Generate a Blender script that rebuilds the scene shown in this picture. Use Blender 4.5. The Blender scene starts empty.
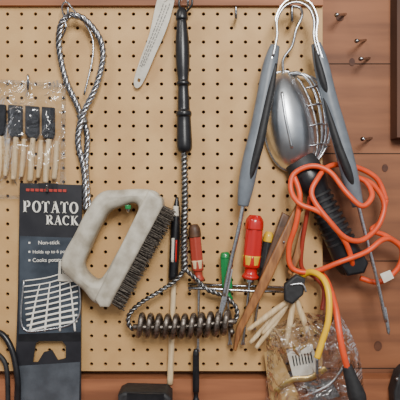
import bpy, math, random
from mathutils import Vector, Matrix, noise
random.seed(4)
S=0.00175; D=560.0; ZC=1.45
scene=bpy.context.scene
def W(x,y,d=0):
    k=(D-d)/D
    return Vector(((x-200)*S*k,-d*S,ZC+(200-y)*S*k))
def K(d): return S*(D-d)/D
def lin(c):
    r=[]
    for v in c:
        v/=255.0
        r.append(v/12.92 if v<=.04045 else ((v+.055)/1.055)**2.4)
    return (r[0],r[1],r[2],1)
def mat(name,c,rough=.5,metal=0,c2=None,scale=60,bump=0,alpha=1,coat=0,trans=0,bscale=None,stretch=(1,1,1),detail=4,lo=.35,hi=.65):
    m=bpy.data.materials.new(name); m.use_nodes=True
    nt=m.node_tree; b=nt.nodes['Principled BSDF']
    b.inputs['Base Color'].default_value=lin(c)
    b.inputs['Roughness'].default_value=rough
    b.inputs['Metallic'].default_value=metal
    b.inputs['Alpha'].default_value=alpha
    b.inputs['Coat Weight'].default_value=coat
    b.inputs['Transmission Weight'].default_value=trans
    if c2 or bump:
        tc=nt.nodes.new('ShaderNodeTexCoord'); mp=nt.nodes.new('ShaderNodeMapping')
        mp.inputs['Scale'].default_value=stretch
        nt.links.new(tc.outputs['Object'],mp.inputs['Vector'])
        n=nt.nodes.new('ShaderNodeTexNoise'); n.inputs['Scale'].default_value=scale; n.inputs['Detail'].default_value=detail
        nt.links.new(mp.outputs[0],n.inputs['Vector'])
        if c2:
            r=nt.nodes.new('ShaderNodeValToRGB')
            r.color_ramp.elements[0].position=lo; r.color_ramp.elements[1].position=hi
            r.color_ramp.elements[0].color=lin(c); r.color_ramp.elements[1].color=lin(c2)
            nt.links.new(n.outputs[0],r.inputs[0]); nt.links.new(r.outputs[0],b.inputs['Base Color'])
        if bump:
            n2=n
            if bscale:
                n2=nt.nodes.new('ShaderNodeTexNoise'); n2.inputs['Scale'].default_value=bscale
                nt.links.new(mp.outputs[0],n2.inputs['Vector'])
            bp=nt.nodes.new('ShaderNodeBump'); bp.inputs['Strength'].default_value=bump; bp.inputs['Distance'].default_value=.002
            nt.links.new(n2.outputs[0],bp.inputs['Height']); nt.links.new(bp.outputs[0],b.inputs['Normal'])
    return m
def film(name):
    m=bpy.data.materials.new(name); m.use_nodes=True; nt=m.node_tree
    nt.nodes.remove(nt.nodes['Principled BSDF']); out=nt.nodes['Material Output']
    tr=nt.nodes.new('ShaderNodeBsdfTransparent'); tr.inputs[0].default_value=(.96,.965,.97,1)
    gl=nt.nodes.new('ShaderNodeBsdfGlossy'); gl.inputs['Roughness'].default_value=.12
    tc=nt.nodes.new('ShaderNodeTexCoord'); n=nt.nodes.new('ShaderNodeTexNoise'); n.inputs['Scale'].default_value=32; n.inputs['Detail'].default_value=2
    n.inputs['Distortion'].default_value=1.2
    nt.links.new(tc.outputs['Object'],n.inputs['Vector'])
    bp=nt.nodes.new('ShaderNodeBump'); bp.inputs['Strength'].default_value=.8; bp.inputs['Distance'].default_value=.01
    nt.links.new(n.outputs[0],bp.inputs['Height']); nt.links.new(bp.outputs[0],gl.inputs['Normal'])
    lw=nt.nodes.new('ShaderNodeLayerWeight'); lw.inputs[0].default_value=.25; nt.links.new(bp.outputs[0],lw.inputs['Normal'])
    mr=nt.nodes.new('ShaderNodeMapRange'); mr.inputs['To Min'].default_value=.07; mr.inputs['To Max'].default_value=.7
    nt.links.new(lw.outputs['Fresnel'],mr.inputs['Value'])
    mx=nt.nodes.new('ShaderNodeMixShader')
    nt.links.new(mr.outputs[0],mx.inputs[0]); nt.links.new(tr.outputs[0],mx.inputs[1]); nt.links.new(gl.outputs[0],mx.inputs[2])
    nt.links.new(mx.outputs[0],out.inputs['Surface'])
    return m
M=dict(
 peg=mat('hardboard',(205,164,108),.6,0,(190,148,94),18,.15,bscale=400),
 wood=mat('aged_plywood',(148,94,60),.65,0,(108,66,42),9,.3,stretch=(.35,1,3.0),detail=8),
 woodd=mat('stud_wood',(92,58,40),.7,0,(58,38,28),10,.3,stretch=(3,1,.4),detail=8),
 woodr=mat('rail_wood',(164,104,68),.65,0,(122,74,47),12,.3,stretch=(.3,1,3),detail=8),
 knot=mat('knot_wood',(74,42,28),.7,0,(100,60,38),60,.2),
 dark=mat('dark_gap',(46,32,24),.9),
 steel=mat('steel',(215,217,220),.28,1,(170,172,176),300),
 steeld=mat('dull_steel',(165,165,165),.38,1,(115,114,112),250,.3),
 coil=mat('coil_steel',(160,150,140),.42,.95,(96,86,78),220,.4),
 galv=mat('galvanised',(196,197,200),.22,1,(140,141,145),300,.15),
 black=mat('black_plastic',(20,20,23),.32,0,(30,30,33),80,.1),
 blackm=mat('black_rubber',(26,26,28),.6,0,(38,38,40),120,.2),
 grey=mat('grey_handle',(112,119,127),.42,0,(98,105,113),60,.1),
 white=mat('weathered_plastic',(196,190,174),.5,0,(156,147,130),45,.25,detail=9),
 bristle=mat('bristle',(100,92,82),.6,0,(56,50,46),300),
 card=mat('packaging_card',(28,28,34),.4,0,(38,38,43),40),
 cardb=mat('packaging_blue',(66,74,84),.35,0,(44,51,60),30),
 slate=mat('slate_card',(78,84,92),.5,0,(60,65,72),40),
 wtext=mat('white_ink',(240,236,226),.6),
 rtext=mat('red_ink',(170,50,40),.6),
 gtext=mat('grey_ink',(120,117,112),.6),
 paper=mat('paper',(222,216,202),.7,0,(206,198,182),80),
 tag=mat('tag_card',(206,200,186),.4,0,(186,180,166),80),
 foam=mat('foam',(44,46,52),.95,0,(32,34,38),250,.6),
 dowel=mat('pale_wood',(224,200,160),.55,0,(198,168,124),60,.1,stretch=(4,1,.4)),
 brown=mat('brown_wood',(160,106,58),.5,0,(114,70,36),60,.2,stretch=(3,1,.6)),
 brownd=mat('dark_brown_wood',(96,64,42),.5,0,(66,44,28),60,.2),
 orange=mat('orange_cord',(232,88,44),.4,0,(222,74,34),60),
 yellow=mat('yellow_rubber',(240,188,20),.35),
 amber=mat('amber_plastic',(222,176,46),.2,coat=.4),
 red=mat('red_plastic',(190,26,22),.22,coat=.5),
 redd=mat('dull_red',(160,58,42),.4),
 green=mat('green_plastic',(18,124,62),.25,coat=.5),
 alu=mat('aluminium_reflector',(226,230,234),.33,1,(196,202,208),30,.15,bscale=25),
 film=film('clear_film'),
 brass=mat('brass',(205,172,98),.35,.8,(160,130,76),90),
 kraft=mat('kraft_card',(190,154,98),.7,0,(172,136,82),60),
)
def group(name):
    e=bpy.data.objects.new(name,None); e.empty_display_size=.02
    scene.collection.objects.link(e); return e
def mk(name,verts,faces,m,parent=None,smooth=False):
    me=bpy.data.meshes.new(name); me.from_pydata([tuple(v) for v in verts],[],faces); me.validate(); me.update()
    if smooth:
        me.polygons.foreach_set('use_smooth',[True]*len(me.polygons))
    me.materials.append(m)
    o=bpy.data.objects.new(name,me); scene.collection.objects.link(o)
    if parent: o.parent=parent
    return o
def cr(pts,sub,closed=False):
    n=len(pts); out=[]
    if n<3 and not closed:
        a,b=pts
        return [[a[k]+(b[k]-a[k])*i/sub for k in range(len(a))] for i in range(sub+1)]
    segs=n if closed else n-1
    g=(lambda i:pts[i%n]) if closed else (lambda i:pts[max(0,min(n-1,i))])
    for i in range(segs):
        p0,p1,p2,p3=g(i-1),g(i),g(i+1),g(i+2)
        for s in range(sub):
            t=s/sub
            out.append([.5*((2*p1[k])+(-p0[k]+p2[k])*t+(2*p0[k]-5*p1[k]+4*p2[k]-p3[k])*t*t+(-p0[k]+3*p1[k]-3*p2[k]+p3[k])*t**3) for k in range(len(p1))])
    if not closed: out.append(list(pts[-1]))
    return out
def frames(P,closed=False):
    n=len(P); T=[]
    for i in range(n):
        a=P[(i-1)%n] if closed else P[max(0,i-1)]
        b=P[(i+1)%n] if closed else P[min(n-1,i+1)]
        t=(b-a)
        T.append(t.normalized() if t.length>1e-9 else Vector((0,0,1)))
    s=T[0].cross(Vector((0,1,0)))
    if s.length<1e-3: s=Vector((1,0,0))
    s.normalize(); out=[]
    for i in range(n):
        s=s-T[i]*s.dot(T[i]); s.normalize()
        out.append((T[i],s.copy(),T[i].cross(s)))
    return out
def tube(P,R,n=10,closed=False,flat=(1,1),square=False):
    F=frames(P,closed); V=[]; Fa=[]
    L=len(P)
    for i in range(L):
        t,s,u=F[i]
        for j in range(n):
            a=2*math.pi*(j+.5*(square))/n
            c,si=math.cos(a),math.sin(a)
            if square: 
                m_=max(abs(c),abs(si)); c/=m_; si/=m_
            V.append(P[i]+s*(c*R[i]*flat[0])+u*(si*R[i]*flat[1]))
    for i in range(L if closed else L-1):
        for j in range(n):
            a=i*n+j; b=i*n+(j+1)%n; c=((i+1)%L)*n+(j+1)%n; d=((i+1)%L)*n+j
            Fa.append((a,b,c,d))
    if not closed:
        Fa.append(tuple(range(n-1,-1,-1))); Fa.append(tuple(range((L-1)*n,L*n)))
    return V,Fa
def sweep(name,pts,rad,m,parent=None,n=10,sub=6,closed=False,flat=(1,1),square=False,straight=False):
    if not isinstance(rad,(list,tuple)): rad=[rad]*len(pts)
    q=[tuple(p)+((0,) if len(p)<3 else ())+(r,) for p,r in zip(pts,rad)]
    c=[list(x) for x in q] if straight else cr(q,sub,closed)
    P=[W(x[0],x[1],x[2]) for x in c]; R=[max(.05,x[3])*K(x[2]) for x in c]
    V,F=tube(P,R,n,closed,flat,square)
    return mk(name,V,F,m,parent,not square)
def twist(name,pts,strands,R,r,pitch,m,parent,sub=14,phase=0):
    c=cr([tuple(p)+((0,) if len(p)<3 else ()) for p in pts],sub)
    P=[W(*x) for x in c]
    Q=[P[0]];step=pitch*S/10
    for a,b in zip(P,P[1:]):
        k=max(1,int((b-a).length/step))
        for i in range(1,k+1): Q.append(a.lerp(b,i/k))
    F=frames(Q); V=[];Fa=[]; ln=0; H=[[] for _ in range(strands)]
    for i,q in enumerate(Q):
        if i: ln+=(Q[i]-Q[i-1]).length
        for s in range(strands):
            a=2*math.pi*(ln/(pitch*S)+s/strands)+phase
            H[s].append(q+F[i][1]*(math.cos(a)*R*S)+F[i][2]*(math.sin(a)*R*S))
    for h in H:
        v,f=tube(h,[r*S]*len(h),6)
        o=len(V); V+=v; Fa+=[tuple(k+o for k in g) for g in f]
    return mk(name,V,Fa,m,parent,True)
def slab(name,outline,d,t,m,parent=None,holes=(),bev=0,smooth=0,df=None):
    cu=bpy.data.curves.new(name,'CURVE'); cu.dimensions='2D'; cu.fill_mode='BOTH'
    for o in [outline]+list(holes):
        pts=cr([tuple(p) for p in o],smooth,True) if smooth else o
        sp=cu.splines.new('POLY'); sp.points.add(len(pts)-1)
        for i,p in enumerate(pts):
            w=W(p[0],p[1],d); sp.points[i].co=(w.x,w.z-ZC,0,1)
        sp.use_cyclic_u=True
    b=bev*S
    cu.extrude=max(t*S/2-b,0.00001); cu.bevel_depth=b; cu.bevel_resolution=3; cu.offset=-b
    ob=bpy.data.objects.new('tmp',cu); scene.collection.objects.link(ob)
    dg=bpy.context.evaluated_depsgraph_get()
    me=bpy.data.meshes.new_from_object(ob.evaluated_get(dg))
    bpy.data.objects.remove(ob)
    for v in me.vertices:
        x,y,z=v.co; dd=0
        if df: dd=df(x/S+200,200-y/S)*S
        v.co=(x,-d*S-z-dd,y+ZC)
    me.materials.clear(); me.materials.append(m); me.name=name
    if bev: me.polygons.foreach_set('use_smooth',[True]*len(me.polygons))
    o=bpy.data.objects.new(name,me); scene.collection.objects.link(o)
    if parent:o.parent=parent
    return o
def box(name,x0,y0,x1,y1,d0,d1,m,parent=None):
    xs=sorted(((x0-200)*S,(x1-200)*S)); zs=sorted((ZC+(200-y0)*S,ZC+(200-y1)*S)); ys=sorted((-d0*S,-d1*S))
    V=[(x,y,z) for x in xs for y in ys for z in zs]
    F=[(0,1,3,2),(4,6,7,5),(0,4,5,1),(2,3,7,6),(0,2,6,4),(1,5,7,3)]
    return mk(name,V,F,m,parent)
def text(name,s,x,y,size,d,m,parent,rot=0,align='LEFT'):
    cu=bpy.data.curves.new(name,'FONT'); cu.body=s; cu.size=size*K(d); cu.align_x=align; cu.extrude=.0001
    ob=bpy.data.objects.new('tmp',cu); scene.collection.objects.link(ob)
    dg=bpy.context.evaluated_depsgraph_get()
    me=bpy.data.meshes.new_from_object(ob.evaluated_get(dg)); bpy.data.objects.remove(ob)
    w=W(x,y,d); mt=Matrix.Translation(w)@Matrix.Rotation(math.radians(rot),4,'Y')@Matrix.Rotation(math.pi/2,4,'X')
    me.transform(mt); me.materials.clear(); me.materials.append(m)
    o=bpy.data.objects.new(name,me); scene.collection.objects.link(o); o.parent=parent
    return o
# ---------------- wall shell
wall=group('wall_back')
box('plywood_sheathing',-260,-200,700,640,-14,-26,M['wood'],wall)
for i,y in enumerate((-60,60,152,262,372)):
    box('plank_joint_%d'%i,323,y,700,y+.9,-13.6,-15,M['dark'],wall)
for i,(x,y,a,b) in enumerate(((378,346,4,5),(352,62,3,4),(385,168,3,4),(340,18,4,3))):
    c=[(x+a*math.cos(t*.524),y+b*math.sin(t*.524)) for t in range(12)]
    slab('knot_%d'%i,c,-13.6,.6,M['knot'],wall)
box('trim_right',395,-200,470,138,-14,6,M['woodd'])
box('trim_top',-260,-200,322,7,-13,5,M['woodr'])
box('trim_bottom',-260,377,700,460,-13,6,M['woodr'])
box('shelf',-260,430,700,446,6,90,M['woodr'])
# pegboard with real holes
def pegboard(x0,y0,nx,ny,p,r):
    V=[];F=[];N=12
    ro=[]
    for k in range(N):
        a=2*math.pi*k/N+math.pi/4; c,s=math.cos(a),math.sin(a); m_=max(abs(c),abs(s)); ro.append((c/m_*p/2,s/m_*p/2,c*r,s*r))
    for i in range(nx):
        for j in range(ny):
            cx=x0+i*p; cy=y0+j*p; b=len(V)
            for (ox,oy,ix,iy) in ro:
                V.append(W(cx+ox,cy+oy,0)); V.append(W(cx+ix,cy+iy,0))
                v=W(cx+ix,cy+iy,0); V.append((v.x,3.4*S,v.z)); v=W(cx+ox,cy+oy,0); V.append((v.x,3.4*S,v.z))
            for k in range(N):
                q=b+4*k; w=b+4*((k+1)%N)
                F+= [(q,w,w+1,q+1),(q+1,w+1,w+2,q+2),(q+2,w+2,w+3,q+3)]
    return mk('pegboard',V,F,M['peg'])
PX=14.0
pegboard(315.5-28*PX,14,29,26,PX,1.75)
def peg(name,x,y,L=22,up=6,r=1.3,m='galv',tip=None):
    g=group(name)
    sweep('shank',[(x,y,-5),(x,y,4),(x,y+1,L*.6),(x,y+1,L),(x,y-up*.4,L+3),(x,y-up,L+4)],r,M[m],g)
    sweep('back_wire',[(x,y,1.5),(x,y-6,1.8),(x,y-12,1.5),(x,y-14,-4)],r,M[m],g)
    if tip: sweep('tip',[(x,y-up+2,L+4),(x,y-up-2,L+4)],r*1.7,M[tip],g)
peg('peg_hook',68,18,20,10); peg('peg_hook',28,88,14,8); peg('peg_hook',128,210,34,3,1.8,tip='green')
peg('peg_hook',236,18,14,8); peg('peg_hook',292,20,24,14,1.6); peg('peg_hook',188,6,20,8)
peg('peg_hook',47,190,16,5)
for x,y in ((366,40),(370,58),(372,138),(346,14)):
    g=group('nail'); sweep('shank',[(x,y,-16),(x-9,y+1,8)],1.3,M['galv'],g); sweep('head',[(x-9,y+1,8),(x-9.8,y+1,9)],2.2,M['galv'],g)

# ---------------- foam brush pack
g=group('foam_brush_pack')
for i,(x,w) in enumerate(((0,13),(16,14),(33,14),(49,13))):
    lean=-1.5*i
    slab('foam_%d'%i,[(x-w/2,104+i),(x+w/2-1,105+i),(x+w/2-1,132+i),(x+w/2-4,136+i),(x-w/2+3,136+i),(x-w/2,132+i)],9,8,M['foam'],g,bev=1.5)
    sweep('handle_%d'%i,[(x,136+i,9),(x-1+lean*.2,160,9),(x-2+lean*.3,178+i*1.5,9)],[2.6,3.2,2.8],M['dowel'],g)
    sweep('spare_handle_%d'%i,[(x+8,138+i,6),(x+7,160,6),(x+5,176+i,6)],[2.4,2.9,2.3],M['dowel'],g)
V=[];F=[];nx,ny=24,36
for j in range(ny+1):
    for i in range(nx+1):
        x=-6+72*i/nx; y=80+118*j/ny
        e=min(1,4*min(i/nx,1-i/nx)+.0,4*min(j/ny,1-j/ny))
        V.append(W(x,y,4+12*e+3*noise.noise(Vector((x*.05,y*.05,1)))))
for j in range(ny):
    for i in range(nx):
        a=j*(nx+1)+i; F.append((a,a+1,a+nx+2,a+nx+1))
mk('front_film',V,F,M['film'],g,True)
slab('film_rim',[(-6,79),(66,84),(64,199),(-6,199)],4.5,1,M['film'],g,holes=[[(-2,83),(62,88),(60,195),(-2,195)]])

# ---------------- cable
g=group('wire_rope_sling')
twist('rope_left',[(70,15,18),(61,25,16),(59,47,10),(66,80,8),(78,107,7),(87,134,6),(86,166,5),(89,208,5)],4,1.9,1.5,24,M['galv'],g)
twist('rope_right',[(70,15,18),(84,19,15),(99,37,12),(103,58,10),(96,87,11),(83,115,12),(78,141,10),(84,171,9),(86,210,9)],4,1.9,1.5,24,M['galv'],g)
sweep('end_wire',[(62,38,12),(66,26,20),(62,8,14),(66,2,10),(72,8,12),(90,32,13),(93,55,13),(84,95,13)],1.0,M['galv'],g)
sweep('ferrule',[(81,114,10),(84,124,9)],5,M['steeld'],g,flat=(1,.8))

# ---------------- potato rack package
g=group('potato_rack_package')
slab('card',[(20,183),(82,185),(81,400),(79,412),(14,412),(18,300)],9,2,M['card'],g,holes=[[(36,343),(44,338),(60,338),(66,345),(66,358),(58,360),(52,350),(44,352),(38,362),(33,362)]])
slab('photo_panel',[(20,236),(81,238),(81,332),(19,334)],10.4,.5,M['cardb'],g)
slab('lower_panel',[(18,334),(81,332),(81,341),(18,341)],10.5,.5,M['black'],g)
slab('slate_panel',[(17,366),(80,362),(79,411),(14,411)],10.4,.5,M['slate'],g)
slab('header_flap',[(38,183),(58,183.5),(56,190),(40,190)],10.6,.6,M['black'],g)
for i in range(9):
    slab('red_mark_%d'%i,[(26+i*4.6,188.5+.1*i),(29.6+i*4.6,188.6+.1*i),(29.4+i*4.6,191.4+.1*i),(26+i*4.6,191+.1*i)],11,.3,M['rtext'],g)
def strokes(ch):
    th,tn,sf=.2,.07,.06
    def stem(x): return [((x,0),(x,1),th),((x-.19,.03),(x+.19,.03),sf),((x-.19,.97),(x+.19,.97),sf)]
    def arc(cx,cy,rx,ry,a0,a1,n=16):
        o=[]
        for k in range(n):
            A=math.radians(a0+(a1-a0)*k/n);B=math.radians(a0+(a1-a0)*(k+1.15)/n)
            w=tn+(th-tn)*abs(math.cos((A+B)/2))
            o.append(((cx+rx*math.cos(A),cy+ry*math.sin(A)),(cx+rx*math.cos(B),cy+ry*math.sin(B)),w))
        return o
    if ch=='P': return stem(.2)+arc(.38,.73,.26,.24,-90,90)+[((.2,.97),(.4,.97),tn),((.2,.49),(.4,.49),tn)]
    if ch=='R': return stem(.2)+arc(.38,.74,.24,.23,-90,90)+[((.2,.97),(.4,.97),tn),((.2,.51),(.4,.51),tn),((.4,.5),(.74,.02),th),((.62,.03),(.86,.03),sf)]
    if ch=='O': return arc(.44,.5,.34,.46,0,360,24)
    if ch=='C': return arc(.46,.5,.36,.46,50,310,20)+[((.72,.7),(.72,.97),tn)]
    if ch=='T': return stem(.42)+[((.04,.95),(.8,.95),.09),((.06,.76),(.06,.98),sf),((.78,.76),(.78,.98),sf)]
    if ch=='A': return [((.12,0),(.42,1),tn),((.4,1),(.74,0),th),((.22,.34),(.6,.34),tn),((0,.03),(.26,.03),sf),((.56,.03),(.9,.03),sf)]
    if ch=='K': return stem(.2)+[((.26,.42),(.7,.97),tn),((.38,.55),(.76,.03),th),((.58,.97),(.84,.97),sf),((.6,.03),(.9,.03),sf)]
def serif(name,s,x,y,h,w,d,tilt,m,parent):
    V=[];F=[];cx=0
    for ch in s:
        for (a,b,t) in strokes(ch):
            ax,ay,bx,by=(a[0]+cx)*w,a[1]*h,(b[0]+cx)*w,b[1]*h
            dx,dy=bx-ax,by-ay;l=math.hypot(dx,dy); nx_,ny_=-dy/l*t*h/2,dx/l*t*h/2
            o=len(V)
            for (qx,qy) in ((ax+nx_,ay+ny_),(ax-nx_,ay-ny_),(bx-nx_,by-ny_),(bx+nx_,by+ny_)):
                V.append(W(x+qx,y-qy+tilt*qx,d))
            F.append((o,o+1,o+2,o+3))
        cx+=.96
    mk(name,V,F,m,parent)
serif('title_potato','POTATO',23,212,11.5,9.7,11.2,.03,M['wtext'],g)
serif('title_rack','RACK',46,224.5,9.5,8.6,11.2,.03,M['wtext'],g)
for i,(s,y) in enumerate((('Non-stick',244.5),('Holds up to 6 potatoes',253.5),('Cooks potatoes',262))):
    slab('bullet_%d'%i,[(28.5,y-2.6),(30.3,y-2.6),(30.3,y-.8),(28.5,y-.8)],11,.3,M['wtext'],g)
    text('line_%d'%i,s,32.5 if i else 38,y,5.4 if i!=1 else 4.7,11.2,M['wtext'],g,rot=-1)
for i in range(10):
    y=276+i*5.6
    sweep('pictured_rod_%d'%i,[(23+i*.5,y+5,11),(50,y+1-i*.2,11.3),(79-i*.2,y-9+i*.4,11)],.6+.07*i,M['wtext'],g,n=5)
for i in range(4):
    sweep('pictured_spike_%d'%i,[(30+i*15,331,11.4),(36+i*12,300,11.6),(40+i*10,284-i,11.4)],[1.2,.9,.5],M['wtext'],g,n=5)
sweep('pictured_frame',[(24,280,11.4),(22,326,11.6),(44,330,11.6),(78,318,11.6),(78,272,11.4)],1.0,M['steel'],g,n=6)
slab('price_sticker',[(59,261),(83,262),(83,282),(58,281)],12.1,.6,M['paper'],g)
for i in range(11):
    x=61+i*1.8; slab('sticker_bar_%d'%i,[(x,266),(x+.5+.5*(i%3==0),266),(x+.5+.5*(i%3==0),274),(x,274)],12.7,.2,M['black'],g)

# ---------------- scrub brush
g=group('scrub_brush')
outer=[(120,190),(140,189),(155,191),(160,199),(152,220),(138,246),(124,272),(112,296),(104,303),(94,300),(84,288),(72,278),(63,266),(66,252),(76,234),(86,214),(96,198),(106,191)]
hole=[(120,207),(134,203),(139,209),(131,229),(118,252),(106,273),(98,279),(89,273),(85,263),(92,246),(101,226),(110,212)]
slab('handle_body',outer,22,26,M['white'],g,holes=[hole],bev=7,smooth=6)
slab('base_block',[(150,190),(163,198),(164,206),(112,304),(103,304),(98,296)],22,36,M['white'],g,bev=3,smooth=0)
V=[];F=[]
for i in range(60):
    for j in range(11):
        t=i/59; x=161-t*52+random.uniform(-.6,.6); y=205+t*96+random.uniform(-.6,.6); d=7+j*3+random.uniform(-1,1)
        ln=random.uniform(13,17); ax,ay=.88+random.uniform(-.12,.12),.47+random.uniform(-.12,.12)
        P=[W(x,y,d),W(x+ax*ln,y+ay*ln,d+random.uniform(-1.5,1.5))]
        v,f=tube(P,[.5*S,.35*S],4); o=len(V); V+=v; F+=[tuple(k+o for k in q) for q in f]
mk('bristles',V,F,M['bristle'],g)

# ---------------- card tag
g=group('hang_tag')
bend=lambda x,y:3*math.sin((y)/22)
slab('tag',[(160,-8),(174,-6),(172,12),(165,34),(154,58),(146,76),(140,86),(135,87),(134,79),(141,58),(150,34)],8,1,M['tag'],g,smooth=4,df=bend,holes=[[(138,78),(140.5,79),(139.5,82),(137.2,81)]])
def cl(t): # centre line of tag
    y=2+t*68; return 167-.1*t-27*t**1.15, y
for k in (-3.2,0,3.2):
    t=.02+random.random()*.03
    while t<.93:
        L=random.choice((.02,.035,.05))
        x0,y0=cl(t);x1,y1=cl(t+L); w=.45
        kk=k*(1-.45*t)
        slab('print',[(x0+kk-w,y0),(x0+kk+w,y0+.2),(x1+kk+w,y1+.2),(x1+kk-w,y1)],9.0,.2,M['gtext'],g,df=bend)
        t+=L+.018
sweep('tag_string',[(164,2,9),(172,-4,12),(182,0,16)],.6,M['paper'],g)

# ---------------- coil grill brush
g=group('grill_brush')
sweep('hanging_loop',[(183,12,16),(179,4,18),(182,-6,18),(190,-6,18),(192,4,18),(186,12,16)],1.2,M['black'],g)
prof=[(8,3.2),(12,5.2),(19,6.2),(21,4.8),(24,5.2),(45,7),(65,6.8),(80,5.4),(82,6.6),(85,6.6),(87,5.3),(100,6),(110,6.2),(112,7.8),(116,7.8),(118,7),(135,7.6),(146,7.8),(151,6.6),(153,4)]
sweep('handle',[(181.5+y*.02,y,16) for y,_ in prof],[r for _,r in prof],M['black'],g,n=20,sub=3)
twist('twisted_stem',[(184,151,16),(185,200,16),(184,240,17),(185,272,18)],2,1.9,1.9,9,M['steeld'],g)
twist('left_arm',[(184,270,18),(176,280,18),(160,291,18),(142,302,18),(131,312,18),(128,320,18),(131,328,18),(140,328,18)],2,1.3,1.3,10,M['steeld'],g)
twist('right_arm',[(186,270,18),(196,279,18),(208,290,18),(224,296,18),(235,306,18),(237,315,18),(233,323,18),(226,324,18)],2,1.3,1.3,10,M['steeld'],g)
C=[];turns=11
for i in range(turns*20+1):
    t=i/(turns*20); a=2*math.pi*turns*t
    C.append(W(138+94*t,325-3.5*t+3*math.sin(math.pi*t)+10.5*math.cos(a),21+10*math.sin(a)))
v,f=tube(C,[2.8*S]*len(C),8); mk('coil',v,f,M['coil'],g,True)
sweep('coil_core',[(133,327,20),(180,327,20),(236,321,20)],3.0,M['coil'],g)

# ---------------- marker and dowel
g=group('grill_lighter_pen')
sweep('barrel',[(177,197,8),(176,215,8),(175,240,8),(173,280,8)],[1.5,4.2,5,5],M['black'],g)
sweep('white_band',[(176,206,9),(175.6,216,9)],[3.7,5],M['paper'],g,flat=(.75,1))
sweep('label',[(173.2,238,12),(172.4,262,12)],1.8,M['paper'],g,flat=(.9,.7))
sweep('red_label',[(176.2,240,12),(175.6,262,12)],1.2,M['red'],g,flat=(.9,.7))
g=group('paint_stirring_dowel')
sweep('rod',[(174,278,5),(172,330,5),(170,384,8)],[2.8,3.1,3],M['dowel'],g)

# ---------------- tool holder rack
g=group('tool_holder_rack')
sweep('front_rail',[(188,288,18),(215,289,18),(250,291,18),(300,292,18)],1.6,M['galv'],g,straight=True)
sweep('rear_rail',[(188,284,4),(300,288,4)],1.4,M['galv'],g,straight=True)
for i,x in enumerate((190,210,236,262,298)):
    sweep('cross_wire_%d'%i,[(x,285+i,-3),(x,286+i,2),(x,290,18)],1.2,M['galv'],g,straight=True)
def driver(name,x0,y0,x1,y1,r,m,capm,sx,sy,d=12,band=None):
    g=group(name)
    def L(t,q=d): return (x0+(x1-x0)*t,y0+(y1-y0)*t,q)
    V=[];F=[]
    prof=[(0,.55),(.03,.8),(.1,.95),(.2,1),(.75,1),(.82,.72),(.9,.7),(.96,.95),(1,.8)]
    c=cr([(t,rr) for t,rr in prof],4)
    pts=[W(*L(t)) for t,_ in c]; fr=frames(pts); n=30
    for i,(t,rr) in enumerate(c):
        for j in range(n):
            a=2*math.pi*j/n; fl=1-.12*(1 if .12<t<.8 else 0)*(math.cos(6*a)>.3)
            q=pts[i]+fr[i][1]*(math.cos(a)*r*rr*fl*S)+fr[i][2]*(math.sin(a)*r*rr*fl*S); V.append(q)
    for i in range(len(c)-1):
        for j in range(n): F.append((i*n+j,i*n+(j+1)%n,(i+1)*n+(j+1)%n,(i+1)*n+j))
    F.append(tuple(range(n-1,-1,-1))); F.append(tuple(range((len(c)-1)*n,len(c)*n)))
    mk('handle',V,F,m,g,True)
    if capm: sweep('butt_cap',[L(-.03),L(.05),L(.2)],[r*.6,r*.98,r*1.05],capm,g,n=16)
    if band: sweep('band',[L(.62),L(.8)],[r*1.06,r*.9],band,g,n=16)
    sweep('ferrule',[L(.98),L(1.05)],r*.45,M['steel'],g)
    sweep('blade',[L(1.0),((x1+sx)/2,(y1+sy)/2,d-1),(sx,sy,d-2)],[1.3,1.3,1.3],M['steel'],g)
    sweep('tip',[(sx-(sx-x1)*.04,sy-5,d-2),(sx,sy,d-2)],[1.2,2],M['steel'],g,flat=(1.2,.4))
driver('screwdriver',194,226,199,281,6,M['redd'],M['brownd'],198,352,band=M['dowel'])
driver('screwdriver',225,252,228,300,5.5,M['green'],None,230,345)
driver('screwdriver',255,217,250,279,9,M['red'],M['red'],243,345,d=14,band=M['amber'])
driver('screwdriver',269,233,262,277,4.8,M['blackm'],M['amber'],254,330,d=10)
driver('screwdriver',196,349,196,402,3.4,M['black'],None,196,412)
g=group('wood_rasp_stick')
slab('blade',[(296,204),(302,209),(272,278),(243,330),(236,351),(233,349),(236,328),(262,275)],20,5,M['brown'],g,bev=1.5)
sweep('rivet',[(284,242,22),(284,242,24)],1.2,M['steel'],g)
g=group('chopping_knife_handle')
slab('handle',[(282,212),(290,216),(280,250),(268,280),(257,306),(252,304),(262,270),(272,240)],14,6,M['brownd'],g,bev=2)
g=group('wood_spatula')
slab('handle',[(302,222),(306,226),(300,258),(292,276),(287,272),(294,252)],16,5,M['brown'],g,bev=1.5)

# ---------------- fan of small brushes
g=group('artist_brush_set')
for i,(x1,y1) in enumerate(((250,343),(256,348),(262,334),(286,345),(309,336),(248,330))):
    x0,y0=292+i*.8,298-i*.6; d=22+i*1.5
    sweep('handle_%d'%i,[(x0,y0,d),((x0+x1)/2,(y0+y1)/2,d),(x1,y1,d)],[2,3.1,2],M['dowel'],g)
    dx,dy=x0-x1,y0-y1; l=math.hypot(dx,dy)
    sweep('ferrule_%d'%i,[(x0,y0,d),(x0+dx/l*8,y0+dy/l*8,d)],[2.2,2.6],M['steel'],g)
slab('black_clip',[(284,284),(296,274),(305,278),(303,294),(292,304),(284,300)],34,8,M['blackm'],g,bev=2)
sweep('clip_wire',[(290,285,38),(302,284,39),(306,292,39)],1.2,M['steel'],g)

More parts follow.
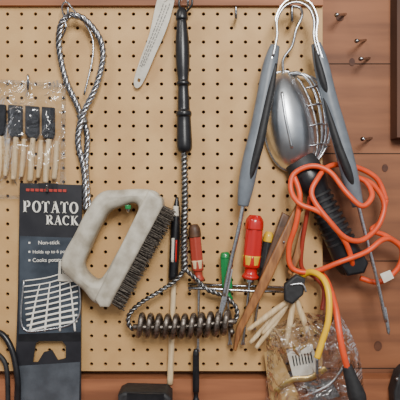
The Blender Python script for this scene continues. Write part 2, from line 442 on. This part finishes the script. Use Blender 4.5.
# ---------------- tongs
g=group('barbecue_tongs')
sweep('spring_band',[(271,60,28),(276,38,28),(275,20,28),(283,5,28),(296,0,28),(309,5,28),(316,20,28),(315,38,28),(321,60,28)],1.1,M['steel'],g,n=8,sub=8,flat=(1,6.5),square=True)
sweep('band_left_lip',[(273,56,35),(277,36,35),(277,20,35),(284,7,35),(296,2,35),(308,7,35),(314,20,35),(314,38,35),(319,56,35)],1.4,M['steel'],g)
def th(name,pts,rad,m,f): return sweep(name,pts,rad,m,g,n=18,flat=f)
lp=[(275,46,28),(270,66,29),(264,98,30),(258,130,30),(251,160,30),(246,186,29),(243,206,28)]
th('left_handle',lp,[5,7.5,7.8,8.2,8.6,8,5.5],M['grey'],(1,.9))
th('left_grip',[(276,64,33),(271,90,35),(265,118,36),(259,146,36),(252,170,34),(247,190,32)],[2,4.4,5,5.6,4.6,1.5],M['blackm'],(.8,.9))
rp=[(316,44,28),(321,64,29),(329,98,30),(338,130,30),(346,160,30),(352,184,29),(358,206,28)]
th('right_handle',rp,[5,7.5,8,8.4,8.6,8,5.5],M['grey'],(1,.9))
th('right_grip',[(324,98,33),(331,122,36),(339,148,36.5),(348,172,35),(355,192,31)],[1.5,3.6,5,5.2,2],M['blackm'],(.8,.9))
th('right_upper_grip',[(315,48,32),(319,66,35),(324,84,35),(328,96,34)],[1.5,4,4,1.5],M['blackm'],(.8,.9))
sweep('left_rod',[(244,200,28),(238,232,27),(231,262,25),(224,296,24)],2.2,M['steel'],g)
slab('left_tip',[(229,268),(233,269),(226,304),(218,330),(215,328),(221,300)],24,2.5,M['steel'],g,bev=.8)
sweep('right_rod',[(357,200,28),(366,236,27),(377,280,26),(386,322,25)],1.8,M['steel'],g)
slab('right_tip',[(383,308),(386,307),(390,330),(389,335),(387,333)],25,2.5,M['steel'],g,bev=.8)
slab('price_tag',[(380,274),(390,270),(394,278),(384,283)],31,.6,M['paper'],g)

# ---------------- work light
g=group('trouble_light')
V=[];F=[];na,nb=40,22
for i in range(nb+1):
    th_=math.pi*i/nb
    for j in range(na+1):
        ph=math.pi*j/na
        lx=math.cos(th_); r_=math.sin(th_)**.75
        a=49*lx; wdt=25*(1+.12*(-lx))
        b=-math.cos(ph)*r_*wdt
        d=5+27*math.sin(ph)*r_
        V.append(W(289+a*(-.17)+b*.985,121-a*.985+b*(-.17),d))
for i in range(nb):
    for j in range(na):
        q=i*(na+1)+j; F.append((q,q+1,q+na+2,q+na+1))
o=mk('reflector',V,F,M['alu'],g,True)
so=o.modifiers.new('s','SOLIDIFY'); so.thickness=.0012
rim=[]
for i in range(48):
    a=2*math.pi*i/48; lx=math.cos(a); s=math.sin(a); r_=abs(s)**.75*(1 if s>0 else -1)
    A=50*lx; B=r_*26*(1+.12*(-lx)); rim.append((289-A*.17+B*.985,121-A*.985-B*.17,5))
sweep('rim',rim,1.3,M['steel'],g,closed=True,sub=2)
for i,off in enumerate((0,9,18)):
    sweep('guard_wire_%d'%i,[(284+off*.2,74,8),(300+off*.6,73+off*.2,18-off*.5),(313+off*.5,88,18-off*.5),(320+off*.5,112,18-off*.5),(322+off*.4,138,16-off*.4),(316+off*.2,158,10),(308,166,8)],1.3,M['steel'],g)
for i,y in enumerate((88,106,126,146)):
    sweep('guard_ring_%d'%i,[(306+i*1.5,y,22),(318+i,y-2,20),(328+i*.5,y-1,10),(328,y,-8)],1.1,M['steel'],g)
sweep('swivel_hook',[(284,76,10),(283,60,12),(292,46,14),(296,30,16),(302,16,16),(300,8,14),(292,6,14)],1.5,M['steel'],g)
sweep('vent_ridge',[(282,92,31),(286,120,33),(292,148,30)],1.4,M['alu'],g)
sweep('socket_collar',[(298,158,12),(305,170,13),(309,176,13)],[15,17,15],M['blackm'],g,n=24,flat=(1,.75))
hp=[(306,168),(311,180),(316,190),(322,203),(329,219),(337,236),(344,250),(350,262),(354,268)]
hr=[14,16,13,12,12.5,13.5,14.5,15.5,13]
sweep('handle',[(x,y,14) for x,y in hp],hr,M['black'],g,n=28,flat=(1,.8))
for i in range(9):
    t=i/8; x=318+t*22; y=194+t*46
    dx,dy=.43,.9
    sweep('rib_%d'%i,[(x,y,14),(x+dx*2.4,y+dy*2.4,14)],[13.4+t*1.6]*2,M['blackm'],g,n=24,flat=(1,.82))
slab('outlet_face',[(338,262),(360,252),(366,262),(362,272),(345,275)],16,20,M['black'],g,bev=2.5)
def cord(nm,p,r=2.7,m='orange'): sweep(nm,p,r,M[m],g,n=10,sub=10)
cord('cord_a',[(350,270,14),(352,262,26),(344,240,34),(322,214,38),(300,204,36),(291,190,30),(294,174,28),(312,166,30),(330,172,32),(346,192,40),(362,206,42),(372,196,38),(366,182,30),(352,176,22)])
cord('cord_b',[(352,176,22),(372,184,20),(384,204,20),(378,226,24),(362,240,30),(346,238,36),(330,222,40),(312,196,36),(318,178,32),(330,166,22),(352,166,16),(376,178,12),(386,200,12)],2.7)
cord('cord_c',[(294,176,26),(300,196,30),(296,224,28),(289,248,22),(292,268,20),(312,272,22),(340,262,32),(366,252,30),(382,240,26),(392,240,20),(402,250,16),(398,268,14),(380,282,12),(360,278,10)])
cord('cord_d',[(386,200,12),(380,222,16),(372,230,22),(386,236,20),(404,248,14),(414,262,10)],2.7)
cord('cord_e',[(310,196,30),(306,220,24),(302,246,18),(302,268,12),(316,278,12),(324,290,14),(322,310,18)],2.2,'redd')
g=group('extension_cord')
sweep('cable',[(318,270,14),(327,282,24),(335,306,40),(339,330,50),(343,352,52),(349,374,50)],3.2,M['orange'],g)
sweep('plug',[(347,366,50),(351,378,50),(357,396,50),(360,404,50)],[5,6.5,9,7],M['blackm'],g,n=16,flat=(1,.8))
for i,x in enumerate((356,362)): sweep('prong_%d'%i,[(x,402,50),(x+3,414,50)],1.6,M['brass'],g,square=True,n=4)
g=group('utility_hook')
sweep('yellow_coating',[(301,276,14),(312,272,26),(324,280,38),(329,298,46),(328,322,50),(322,342,50),(317,358,50)],3.2,M['yellow'],g,n=12,sub=8)
sweep('steel_end',[(317,357,50),(317,376,48)],1.6,M['steel'],g)

# ---------------- plastic bag
g=group('plastic_parts_bag')
def crump(x,y): return 4*noise.noise(Vector((x*.04,y*.04,3)))+5*abs(noise.noise(Vector((x*.09,y*.07,8))))
for s,(nm,base) in enumerate((('bag_front',34),('bag_back',8))):
    V=[];F=[];nx,ny=60,60
    for j in range(ny+1):
        v=j/ny
        for i in range(nx+1):
            u=i/nx
            xl=262+4*math.sin(v*3)+ (1-v)*2; xr=338+v*32+6*math.sin(v*4)
            x=xl+(xr-xl)*u; y=316+v*92+(-12*(u-.5) if v<1 else 0)+3*math.sin(u*9)*(1-v)
            e=min(1,6*min(u,1-u,max(v,.0)+.03))
            mid=20; V.append(W(x,y,mid+(base-mid)*e+2.0*crump(x+s*50,y)*e*(1 if s==0 else .5)))
    for j in range(ny):
        for i in range(nx):
            a=j*(nx+1)+i; F.append((a,a+1,a+nx+2,a+nx+1))
    mk(nm,V,F,M['film'],g,True)
slab('kraft_insert',[(264,352),(276,346),(300,398),(286,410),(270,402)],14,1.5,M['kraft'],g)
slab('white_label',[(286,350),(312,344),(320,372),(294,380)],20,1,M['paper'],g)
for i in range(7):
    x=292+i*3; slab('label_bar_%d'%i,[(x,356-i*.6),(x+1.2,355.8-i*.6),(x+3,366-i*.6),(x+1.8,366.4-i*.6)],20.8,.2,M['black'],g)
sweep('brass_bracket',[(276,392,24),(292,380,26),(310,378,26),(326,368,26)],3.2,M['brass'],g,flat=(1,.4))
sweep('steel_rod',[(300,398,22),(330,384,24),(346,362,22)],1.6,M['steel'],g)
slab('steel_plate',[(304,382),(330,378),(340,396),(312,404)],22,1.5,M['steeld'],g,holes=[[(316,387),(322,386),(324,392),(318,393)]])
for i in range(8):
    x=270+random.random()*50;y=330+random.random()*20
    sweep('screw_%d'%i,[(x,y,20),(x+random.uniform(-8,8),y+random.uniform(4,10),20)],[1.8,.9],M['brass'],g)

# ---------------- bottom odds
g=group('power_cable')
sweep('strand',[(-14,330,8),(2,334,10),(12,350,12),(17,374,14),(18,396,14),(16,420,14)],3,M['black'],g)
sweep('strand_inner',[(-14,350,6),(0,356,8),(7,372,10),(8,420,10)],2.4,M['blackm'],g)
g=group('battery_charger')
slab('body',[(120,390),(126,387),(166,388),(172,393),(172,444),(120,444)],22,30,M['blackm'],g,bev=3)
slab('face_plate',[(127,393),(164,394),(164,425),(127,425)],37.5,1,M['black'],g)
g=group('clamp_jaw')
slab('jaw',[(402,366),(396,372),(391,390),(394,437),(420,437),(420,366)],16,18,M['blackm'],g,bev=2)
sweep('screw',[(396,380,22),(412,372,22)],2.4,M['steeld'],g)

# ---------------- light, world, camera
w=bpy.data.worlds.new('World'); scene.world=w; w.use_nodes=True; nt=w.node_tree
bg=nt.nodes['Background']; bg.inputs[1].default_value=.75
tc=nt.nodes.new('ShaderNodeTexCoord'); sx=nt.nodes.new('ShaderNodeSeparateXYZ'); rp_=nt.nodes.new('ShaderNodeValToRGB'); mr=nt.nodes.new('ShaderNodeMapRange')
mr.inputs['From Min'].default_value=-1
nt.links.new(tc.outputs['Generated'],sx.inputs[0]); nt.links.new(sx.outputs['Z'],mr.inputs['Value']); nt.links.new(mr.outputs[0],rp_.inputs[0]); nt.links.new(rp_.outputs[0],bg.inputs[0])
e=rp_.color_ramp.elements; e[0].position=.3; e[0].color=(.16,.14,.13,1); e[1].position=.56; e[1].color=(.95,.98,1.05,1)
x=e.new(.44); x.color=(.42,.42,.43,1); x=e.new(.85); x.color=(.5,.46,.42,1)
def area(n,loc,tgt,size,e,c):
    l=bpy.data.lights.new(n,'AREA'); l.energy=e; l.size=size; l.color=c
    o=bpy.data.objects.new(n,l); scene.collection.objects.link(o); o.location=loc
    o.rotation_euler=(Vector(tgt)-Vector(loc)).to_track_quat('-Z','Y').to_euler()
area('key_light',(.25,-1.7,2.25),(-.05,0,ZC+.05),.6,38,(1,.975,.93))  # unseen soft key light, added in front and above right
area('upper_left_light',(-1.0,-1.2,2.7),(0,0,ZC),.4,8,(1,.97,.92))  # unseen weaker area light, high on the left
cd=bpy.data.cameras.new('camera'); co=bpy.data.objects.new('camera',cd); scene.collection.objects.link(co)
co.location=(0,-D*S,ZC); co.rotation_euler=(math.pi/2,0,0)
cd.sensor_width=36; cd.lens=36*D/400; cd.clip_start=.01
scene.camera=co
